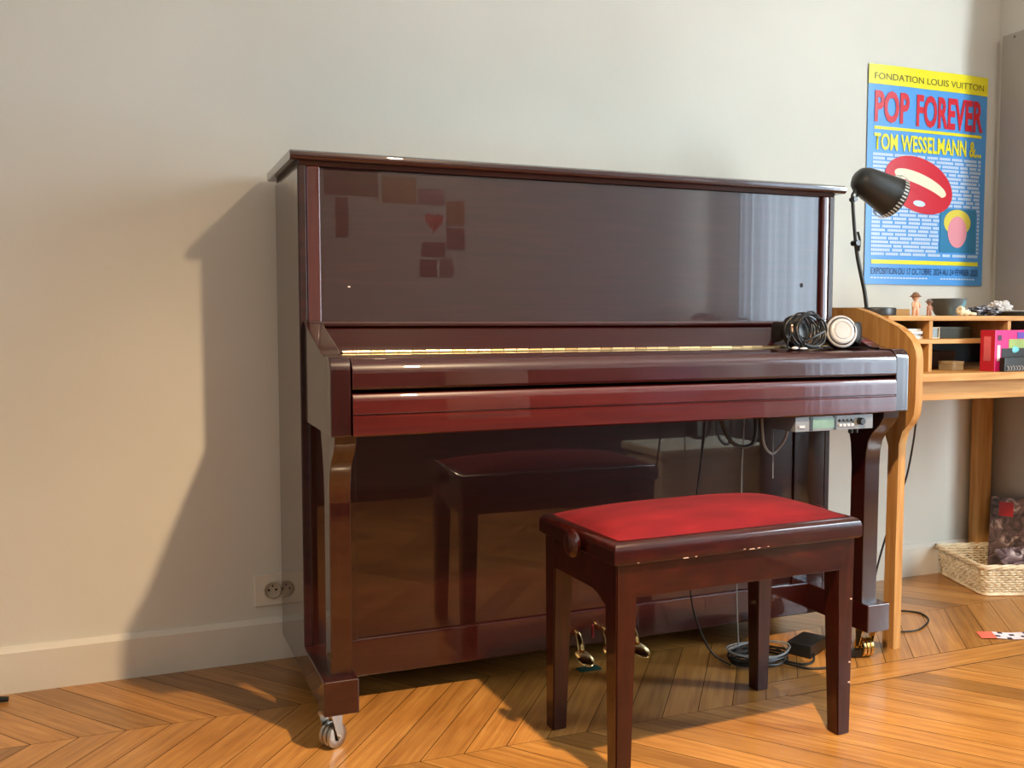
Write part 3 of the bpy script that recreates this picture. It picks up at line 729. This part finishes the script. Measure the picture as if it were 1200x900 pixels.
# crumpled silver-black bag
def crumple(name, c, r, m, label, cat, seed, amp=.45, f=22):
    t = bmesh.new(); bmesh.ops.create_icosphere(t, subdivisions=5, radius=1)
    for v in t.verts:
        n_ = mnoise.fractal(v.co*2.6+Vector((seed, 0, 0)), .9, 2.3, 4)
        v.co = Vector((v.co.x*r[0]*(1+amp*n_), v.co.y*r[1]*(1+amp*n_), max(-r[2], v.co.z*r[2]*(1+amp*n_*1.2))))+Vector(c)
    b = NB(); merge(b, t); return tag(obj(name, b, m, ang=.35), label, cat)
m = mat('crinkled_foil', lin(110, 110, 118), .3, metal=.5)
noisy(m, [(.35, lin(38, 36, 38)), (.5, lin(110, 108, 114)), (.65, lin(190, 188, 192))], (1, 1, 1), 60, 4)
crumple('foil_bag', (2.02, -.045, SZ+.0135), (.055, .035, .0135), m, 'crumpled silver and black bag right of the grey bowl', 'bag', 1.3)
crumple('tissue', (2.145, .0, SZ+.0225), (.040, .025, .022), plain('tissue_paper', (205, 196, 190), .9, .05), 'crumpled pale tissue behind the dark tray on the hutch top', 'tissue', 4.2, .35)
TR = thing('trinket_tray', 'dark shallow tray of trinkets at the right end of the hutch top', 'tray', (2.17, -.06, SZ))
b = NB(); lathe(b, [(0, 0), (.070, 0), (.082, .012), (.080, .014), (.068, .004), (0, .004)], (2.165, -.05, SZ), n=40, sy=.6); b.transform(Matrix.Identity(4))
obj('tray_body', b, plain('dark_green_tray', (40, 42, 34), .4), TR)
b = NB()
for i in range(9): blob(b, (2.115+i*.012, -.055+random.uniform(-.012, .012), SZ+.012), (.008, .007, .006), 2, .3)
tag(obj('trinkets', b, plain('pale_trinkets', (190, 176, 160), .5, .35), TR), kind='stuff')

# ------------------------------------------------------------------ things in the hutch compartments
def stackbook(x0, x1, y0, y1, z0, z1, col, label, group, skew=0):
    T = thing('booklet', label, 'booklet', ((x0+x1)/2, y0, z0), skew, 'booklets in the hutch')
    hx = (x1-x0)/2; dy = y1-y0
    obj('pages', box(NB(), -hx+.001, hx-.001, .001, dy, .0008, z1-z0-.0008), plain('page_edges', (225, 218, 205), .7, .05), T, True)
    b = NB(); box(b, -hx, hx, 0, dy, 0, .0008); box(b, -hx, hx, 0, dy, z1-z0-.0008, z1-z0)
    obj('cover', b, plain('cover_%d' % col[0], col, .5), T, True)
stackbook(1.625, 1.748, -.09, .06, .852, .8605, (214, 208, 205), 'white booklet at the bottom of the pile in the hutch', None)
stackbook(1.630, 1.745, -.088, .06, .8605, .867, (92, 88, 120), 'slate blue booklet second from the bottom in the hutch pile', None, .02)
stackbook(1.622, 1.743, -.092, .06, .867, .8745, (200, 192, 200), 'pale grey booklet third in the hutch pile', None, -.03)
stackbook(1.635, 1.747, -.085, .06, .8745, .882, (52, 42, 46), 'dark booklet at the top of the hutch pile', None, .03)
PF = thing('photo_frame', 'small pale wooden picture frame standing in the upper hutch compartment', 'frame', (1.808, -.07, .852))
obj('frame', rim_loop(NB(), 1.790, 1.826, 0, .001, [(0, 0)]*3), M_OAKX, PF) if 0 else None
b = NB()
box(b, 1.788, 1.792, -.074, -.066, .852, .886, .0008); box(b, 1.822, 1.826, -.074, -.066, .852, .886, .0008)
box(b, 1.792, 1.822, -.074, -.066, .852, .856, .0008); box(b, 1.792, 1.822, -.074, -.066, .882, .886, .0008)
obj('surround', b, plain('frame_wood', (196, 180, 146), .5), PF)
obj('picture', box(NB(), 1.792, 1.822, -.071, -.067, .856, .882), plain('dark_green_picture', (58, 66, 50), .3, .4), PF)
def cbox(name, x0, x1, y0, y1, z0, z1, rgb, label, cat='box', lid=True):
    T = thing(name, label, cat, ((x0+x1)/2, (y0+y1)/2, z0)); zl = z1-(z1-z0)*.25
    obj('box_body', box(NB(), x0+.001, x1-.001, y0+.001, y1-.001, z0, zl, .001), plain(name+'_body_%d' % rgb[0], rgb, .5, .3), T)
    obj('box_lid', box(NB(), x0, x1, y0, y1, zl, z1, .001), plain(name+'_lid_%d' % rgb[1], tuple(min(255, int(c*1.15)) for c in rgb), .5, .3), T)
cbox('small_box', 1.798, 1.842, -.02, .06, .759, .784, (132, 122, 112), 'small grey-beige box in the lower hutch compartment, left of the other')
cbox('small_box', 1.868, 1.912, -.085, -.03, .759, .786, (166, 150, 122), 'small tan box in the lower hutch compartment beside the pink box')
cbox('storage_box', 1.88, 1.99, .02, .14, .759, .812, (84, 78, 76), 'dark storage box deep in the lower hutch compartment')
cbox('storage_box', 1.90, 2.03, .00, .12, .852, .886, (96, 98, 78), 'dark olive storage box in the upper hutch compartment')
# pink box
PK = thing('pink_box', 'bright pink and red printed box standing in front of the hutch', 'box', (2.03, -.13, .759))
rz = Matrix.Translation((1.928, -.176, .759)) @ Matrix.Rotation(math.radians(7), 4, 'Z')
M_PINK = plain('hot_pink_card', (222, 38, 116), .35, .06); M_REDC = plain('red_card', (186, 24, 48), .35, .08)
def pb(name, m, *a, **k): return obj(name, box(NB(), *a, mtx=rz, **k), m, PK)
b = NB(); box(b, 0, .20, 0, .046, 0, .118, .001, mtx=rz)
for f in b.faces:
    n_ = f.normal
b.normal_update()
for f in b.faces:
    if f.normal.x < -.7: f.material_index = 1
obj('carton', b, [M_PINK, M_REDC], PK)
pb('printed_panel', plain('lime_print', (150, 170, 96), .4, .3), .062, .19, -.0012, 0, .066, .092)
pb('printed_panel', plain('black_print', (22, 26, 26), .4), .03, .20, -.0011, 0, .012, .066)
pb('printed_panel', plain('purple_print', (88, 60, 156), .4), .10, .20, -.0014, 0, .094, .112)
pb('printed_mark', plain('dark_mark', (60, 30, 66), .4), .012, .028, -.0014, 0, .088, .104)
pb('printed_mark', plain('white_mark', (230, 225, 225), .4), .010, .022, -.0014, 0, .030, .075)
obj('printed_mark', blob(NB(), rz @ Vector((.085, -.0005, .062)), (.022, .0015, .010), 3), plain('turquoise_print', (90, 180, 190), .4), PK)
b = NB(); box(b, -.0012, 0, .012, .034, .03, .10, mtx=rz); obj('side_print', b, plain('side_text', (216, 100, 110), .5, .4), PK)
# spiral notebook lying in front
NT = thing('spiral_notebook', 'black spiral notebook lying on the desk in front of the pink box', 'notebook', (2.02, -.185, .759))
rz = Matrix.Translation((1.945, -.196, .759)) @ Matrix.Rotation(math.radians(5), 4, 'Z')
obj('cover', box(NB(), 0, .17, 0, .017, 0, .040, .002, mtx=rz), M_BLACKP, NT)
b = NB()
for k in range(13):
    pts = [rz @ Vector((.010+k*.0125, -.001+.005*math.cos(a), .009+.0065*math.sin(a))) for a in [2*PI*j/10 for j in range(10)]]
    tube(b, pts, .0013, 6, closed=True, smooth=2)
obj('spiral', b, M_SILVER, NT)
# desk cable
b = NB(); tube(b, [(1.70, .02, .762), (1.64, -.10, .763), (1.615, -.185, .762), (1.616, -.2075, .757), (1.621, -.207, .733), (1.642, -.180, .661), (1.660, -.150, .5625), (1.676, -.112, .46), (1.664, -.090, .383), (1.635, -.06, .22), (1.62, -.03, .05), (1.63, .02, .004)], .0028, 8)
tag(obj('desk_cable', b, M_BLACKR), 'black cable hanging over the front edge of the oak desk', 'cable')

# ------------------------------------------------------------------ floor things on the right
b = NB(); tube(b, [(1.66, -.02, .003), (1.74, .055, .003), (1.82, .085, .003), (1.885, .045, .003), (1.875, -.01, .003), (1.825, -.055, .003), (1.745, -.09, .003), (1.67, -.07, .003)], .0026, 7)
tag(obj('floor_cable', b, M_BLACKR), 'thin black cable looping on the floor right of the desk leg', 'cable')
AD = thing('power_adapter', 'black power adapter brick with coiled cable on the floor beneath the piano', 'adapter', (1.36, -.10, 0))
rz = Matrix.Translation((1.345, -.105, 0)) @ Matrix.Rotation(math.radians(28), 4, 'Z')
obj('brick', box(NB(), -.055, .055, -.034, .034, 0, .036, .003, mtx=rz), M_BLACKP, AD)
b = NB()
for k in range(8):
    pts = []; rx = .060+random.uniform(-.012, .010); ry = .048+random.uniform(-.01, .008); ox, oy = random.uniform(-.008, .008), random.uniform(-.008, .008)
    for j in range(14):
        a = 2*PI*j/14; pts.append((1.170+ox+rx*math.cos(a)*1.25, -.125+oy+ry*math.sin(a), .004+k*.0032+random.uniform(0, .006)))
    tube(b, pts, .0026, 7, closed=True, smooth=3)
tube(b, [(1.22, -.16, .010), (1.26, -.19, .004), (1.30, -.185, .004), (1.33, -.15, .01), (1.33, -.135, .015)], .0030, 7)
tube(b, [(1.21, -.17, .010), (1.25, -.215, .004), (1.31, -.235, .004), (1.37, -.215, .004), (1.42, -.19, .008)], .0028, 7)
obj('coiled_cable', b, M_BLACKR, AD)
b = NB(); rz2 = Matrix.Translation((1.432, -.188, .011)) @ Matrix.Rotation(math.radians(-20), 4, 'Z')
box(b, -.022, .020, -.012, .012, -.009, .010, .003, mtx=rz2); obj('plug', b, M_BLACKP, AD)
b = NB()
for s in (-.007, .007): tube(b, [rz2 @ Vector((.018, s, 0)), rz2 @ Vector((.040, s, 0))], .0022, 8, smooth=0)
obj('plug_pin', b, M_CHROME, AD)
b = NB()
for k in range(3):
    pts = []
    for j in range(14):
        a = 2*PI*j/14; pts.append((1.172+(.068+.004*k)*math.cos(a)*1.2, -.122+(.055+.003*k)*math.sin(a), .032+.002*k+.004*math.sin(2*a+k)))
    tube(b, pts, .0018, 6, closed=True, smooth=3)
v = obj('cable_loop', b, M_LGREY, AD); v['label'] = 'grey cable loops on top of the coil'

# paper scrap
b = NB(); q_ = [(1.872, -.212), (1.902, -.165), (2.06, -.235), (2.03, -.285)]
g = []
for i in range(13):
    u = i/12; row = []
    for j in range(5):
        v = j/4
        a_ = Vector(q_[0]).lerp(Vector(q_[3]), u); c_ = Vector(q_[1]).lerp(Vector(q_[2]), u); p_ = a_.lerp(c_, v)
        row.append(b.verts.new((p_.x, p_.y, .0025+.0015*math.sin(u*9)+.001*v)))
    g.append(row)
for i in range(12):
    for j in range(4):
        f = b.faces.new((g[i][j], g[i+1][j], g[i+1][j+1], g[i][j+1]))
        f.material_index = 1 if i < 3 else (2 if (i*3+j) % 5 == 0 else 0)
tag(obj('paper_strip', b, [plain('strip_white', (222, 205, 210), .6, .2), plain('strip_coral', (232, 104, 84), .6), plain('strip_dark', (50, 44, 66), .6)]), 'crumpled coral and white paper strip on the floor at the right', 'paper')
b = NB(); box(b, .700, .760, -.018, .012, .0005, .004, .001)
tag(obj('felt_scrap', b, plain('green_felt', (12, 58, 44), .9)), 'small dark green felt scrap on the floor beneath the pedals', 'felt')
b = NB(); tube(b, [(-.70, .335, .008), (-.665, .330, .008), (-.645, .327, .007)], lambda t: .008-.002*t, 12)
tag(obj('cable_end', b, M_BLACKR), 'black plug end on the floor at the far left by the baseboard', 'plug')

# ------------------------------------------------------------------ wicker basket
BX, BYc, BR = 2.235, .105, math.radians(-19)
M_WICK = mat('pale_wicker', lin(222, 200, 164), .6)
noisy(M_WICK, [(.3, lin(205, 182, 146)), (.6, lin(236, 220, 190))], (1, 1, 1), 40, 3)
BK = thing('wicker_basket', 'low whitewashed wicker basket on the floor beneath the desk', 'basket', (BX, BYc, 0), BR)
bl, bwid, bh_, fl = .235, .275, .098, .018
def ring(z, grow, n=26):
    x0, x1, y0, y1 = -grow, bl+grow, -grow, bwid+grow; r = .022; pts = []
    for cx_, cy_, a0 in ((x1-r, y0+r, -90), (x1-r, y1-r, 0), (x0+r, y1-r, 90), (x0+r, y0+r, 180)):
        for a in range(0, 91, 30): pts.append((cx_+r*math.cos(math.radians(a0+a)), cy_+r*math.sin(math.radians(a0+a)), z))
    # subdivide long sides
    out = []
    for i in range(len(pts)):
        p, q = Vector(pts[i]), Vector(pts[(i+1) % len(pts)]); k = max(1, round((q-p).length/.0125))
        for s in range(k): out.append(p.lerp(q, s/k))
    return out
b = NB()
for k in range(11):
    z = .009+k*.0082; gw = fl*(z/bh_); R_ = ring(z, gw); pts = []
    n = len(R_); cx_ = Vector((bl/2, bwid/2, z))
    for i, p_ in enumerate(R_):
        d = (p_-cx_); d.z = 0; d.normalize()
        pts.append(p_+d*(.0036 if ((i+k) % 2) else -.0030))
    tube(b, pts, .0034, 6, closed=True, smooth=2)
obj('weave', b, M_WICK, BK, True)
b = NB()
R0 = ring(.0, 0); R1 = ring(bh_, fl); n = len(R0)
for i in range(0, n, 2):
    j = int(i*len(R1)/n) % len(R1); tube(b, [R0[i], R1[j]], .0022, 5, smooth=0)
v = obj('stakes', b, M_WICK, BK, True); v['kind'] = 'stuff'
b = NB(); R_ = ring(bh_+.002, fl+.002)
for ph in (0, 1, 2):
    tube(b, [p_+Vector((0, 0, .0045*math.sin(i*.55+ph*2.1)))+(p_-Vector((bl/2, bwid/2, p_.z))).normalized()*.0045*math.cos(i*.55+ph*2.1) for i, p_ in enumerate(R_)], .0045, 6, closed=True, smooth=2)
obj('braided_rim', b, M_WICK, BK, True)
b = NB(); tube(b, [p_ for p_ in ring(.005, .004)], .005, 6, closed=True, smooth=0); obj('base_rim', b, M_WICK, BK, True)
obj('bottom', box(NB(), .002, bl-.002, .002, bwid-.002, .003, .008), M_WICK, BK, True)
# magazines
def magazine(loc, rot, w_, h_, cols, label, red=None):
    T = thing('magazine', label, 'magazine', loc, 0, 'magazines in the basket'); T.rotation_euler = rot
    m = mat('cover_print', lin(*cols[0]), .35)
    noisy(m, [(.36, lin(*cols[0])), (.48, lin(*cols[1])), (.58, lin(*cols[2])), (.68, lin(*cols[3]))], (1, 1, 1), 22, 5, dist=1.5)
    obj('cover', box(NB(), 0, w_, -.0045, .0045, 0, h_, .0008), m, T, True)
    obj('pages', box(NB(), .001, w_+.001, -.0038, .0038, .001, h_-.002), plain('magazine_pages', (214, 208, 200), .6), T, True)
    if red: obj('cover_badge', box(NB(), red[0], red[1], -.0052, -.0044, red[2], red[3]), plain('red_badge', (178, 26, 30), .35), T, True)
magazine((2.462, .292, .010), (math.radians(-9), math.radians(-4), math.radians(-80)), .165, .272, [(50, 34, 34), (92, 70, 66), (120, 92, 88), (200, 180, 176)], 'magazine with a red badge standing upright in the basket', (.032, .085, .205, .255))
magazine((2.37, .10, .022), (math.radians(-52), math.radians(-6), math.radians(-20)), .15, .15, [(44, 30, 34), (80, 60, 62), (140, 120, 122), (210, 200, 198)], 'glossy leaflet lying slanted in the front of the basket')

# ------------------------------------------------------------------ pendant lamp over the room
PL = thing('pendant_lamp', 'white enamel pendant lamp hanging from the ceiling above the piano bench', 'lamp', (LAMP.x, LAMP.y, ZC))
b = NB(); tube(b, [(LAMP.x, LAMP.y, ZC), (LAMP.x, LAMP.y, LAMP.z+.10)], .003, 8, smooth=0); obj('cord', b, M_BLACKR, PL)
b = NB(); lathe(b, [(.02, .13), (.03, .12), (.07, .085), (.13, .050), (.17, .046), (.168, .044), (.125, .046), (.065, .078), (.025, .11)], LAMP, n=48, closed=True); obj('lamp_shade', b, M_WHITEP, PL)
b = NB(); lathe(b, [(.018, .04), (.018, .11), (0, .11)], LAMP, n=20); obj('socket', b, M_BLACKP, PL)

# ------------------------------------------------------------------ the far side of the room, seen as reflections in the lacquer
def card(x0, x1, z0, z1, rgb, label, deco=None):
    T = thing('wall_card', label, 'card', ((x0+x1)/2, YB, z0), 0, 'cards on the far wall')
    obj('card_sheet', box(NB(), x0, x1, YB, YB+.002, z0, z1), plain('card_%d_%d' % (rgb[0], rgb[1]), rgb, .5, .35), T)
    return T
card(.66, .96, 1.60, 1.80, (96, 40, 36), 'wide dark red card at the left of the cards reflected in the piano')
card(.72, .79, 1.37, 1.59, (96, 40, 40), 'narrow dark red card hanging lowest at the left of the reflected cards')
card(.985, 1.18, 1.57, 1.72, (176, 110, 60), 'ochre landscape card between the dark red and the lilac reflected cards')
card(1.195, 1.345, 1.57, 1.66, (160, 104, 128), 'lilac card above the heart card in the reflection')
hc = card(1.22, 1.35, 1.375, 1.555, (225, 214, 206), 'pale card with a red heart reflected in the piano')
hp_ = []
for i in range(40):
    t = 2*PI*i/40; hp_.append((1.285-.0036*16*math.sin(t)**3*.95, 1.475+.0040*(13*math.cos(t)-5*math.cos(2*t)-2*math.cos(3*t)-math.cos(4*t))))
obj('heart', prism(NB(), hp_, 'Y', YB+.002, YB+.0035), plain('heart_red', (226, 14, 28), .5), hc)
card(1.362, 1.47, 1.455, 1.60, (176, 110, 56), 'ochre portrait card right of the heart card')
card(1.362, 1.47, 1.32, 1.445, (112, 56, 56), 'dark patterned card right of and below the heart card')
card(1.21, 1.352, 1.275, 1.36, (104, 36, 38), 'dark red landscape card just below the heart card')
card(1.20, 1.30, 1.16, 1.26, (84, 22, 26), 'dark red square card lowest of the reflected cards')
card(1.32, 1.40, 1.16, 1.265, (128, 104, 98), 'grey-brown card right of the lowest square card')
# curtain at the window
M_CURT = mat('sheer_curtain', (.45, .48, .52), .8); 
tr = N(M_CURT, 'ShaderNodeBsdfTranslucent'); tr.inputs[0].default_value = (.24, .27, .31, 1); mxs = N(M_CURT, 'ShaderNodeMixShader'); mxs.inputs[0].default_value = .6
L(M_CURT, BS(M_CURT).outputs[0], mxs.inputs[1]); L(M_CURT, tr.outputs[0], mxs.inputs[2]); L(M_CURT, mxs.outputs[0], M_CURT.node_tree.nodes['Material Output'].inputs[0])
CT = thing('window_curtain', 'pale sheer curtain at the window, reflected in the right end of the piano', 'curtain', (3.12, -2.35, .02))
b = NB(); g = []; NYc = 120
for i in range(NYc+1):
    y = -2.74+.88*i/NYc
    g.append([b.verts.new((3.12+.022*math.sin(i*.42)+.012*math.sin(i*1.03+1)*(1-.3*j/6), y, .03+2.42*j/6)) for j in range(7)])
for i in range(NYc):
    for j in range(6): b.faces.new((g[i][j], g[i+1][j], g[i+1][j+1], g[i][j+1]))
obj('cloth', b, M_CURT, CT, ang=3)
b = NB(); tube(b, [(3.12, -2.95, 2.47), (3.12, -.9, 2.47)], .012, 12, smooth=0); obj('curtain_rod', b, M_CHROME, CT)
# storage chest
CH = thing('storage_chest', 'pale fabric storage box with a lid, reflected in the lower piano panel', 'box', (2.20, -1.78, 0), 0)
m = plain('linen', (196, 188, 168), .85)
b = NB(); t = bmesh.new(); bmesh.ops.create_cube(t, size=1)
for v in t.verts:
    s = 1 if v.co.z > 0 else .88; v.co = Vector((2.20+v.co.x*.56*s, -1.78+v.co.y*.36*s, .0+(v.co.z+.5)*.28))
bmesh.ops.bevel(t, geom=list(t.edges), offset=.012, segments=2, affect='EDGES'); merge(b, t); obj('body', b, m, CH)
obj('cover', box(NB(), 1.90, 2.50, -1.98, -1.58, .275, .315, .012), m, CH)
# sofa with cushions along the far wall
SF = thing('sofa', 'dark grey sofa along the far wall, reflected in the piano front', 'sofa', (1.2, -2.7, 0))
mg = plain('grey_upholstery', (46, 38, 40), .9)
obj('seat', box(NB(), .35, 2.55, -3.02, -2.45, .05, .42, .03, 4), mg, SF)
obj('backrest', box(NB(), .35, 2.55, -3.05, -2.88, .30, .82, .05, 4), mg, SF)
for x0, x1 in ((.22, .38), (2.52, 2.68)): obj('armrest', box(NB(), x0, x1, -3.03, -2.45, .10, .58, .05, 4), mg, SF)
for x in (.3, 2.6):
    for y in (-2.98, -2.5): obj('leg', box(NB(), x-.02, x+.02, y-.02, y+.02, 0, .12, .003), M_BLACKP, SF)
for i, (x, c, lb) in enumerate(((.75, (84, 30, 34), 'dark red cushion at the left end of the sofa'), (1.25, (176, 160, 146), 'beige cushion on the sofa beside the dark red one'), (1.78, (66, 26, 30), 'maroon cushion right of the beige one on the sofa'), (2.25, (120, 110, 140), 'lilac-grey cushion at the right end of the sofa'))):
    b = NB(); t = bmesh.new(); bmesh.ops.create_cube(t, size=1); bmesh.ops.subdivide_edges(t, edges=list(t.edges), cuts=6, use_grid_fill=True)
    for v in t.verts:
        k = (1-abs(2*v.co.x)**3*.9)*(1-abs(2*v.co.z)**3*.9)
        v.co = Vector((v.co.x*.42, v.co.y*.16*max(.12, k)**.5, v.co.z*.40))
    t.transform(Matrix.Translation((x, -2.76, .635)) @ Matrix.Rotation(math.radians(8), 4, 'X')); merge(b, t)
    tag(obj('cushion', b, plain('cushion_%d' % i, c, .9), ang=2), lb, 'cushion', 'cushions on the sofa')
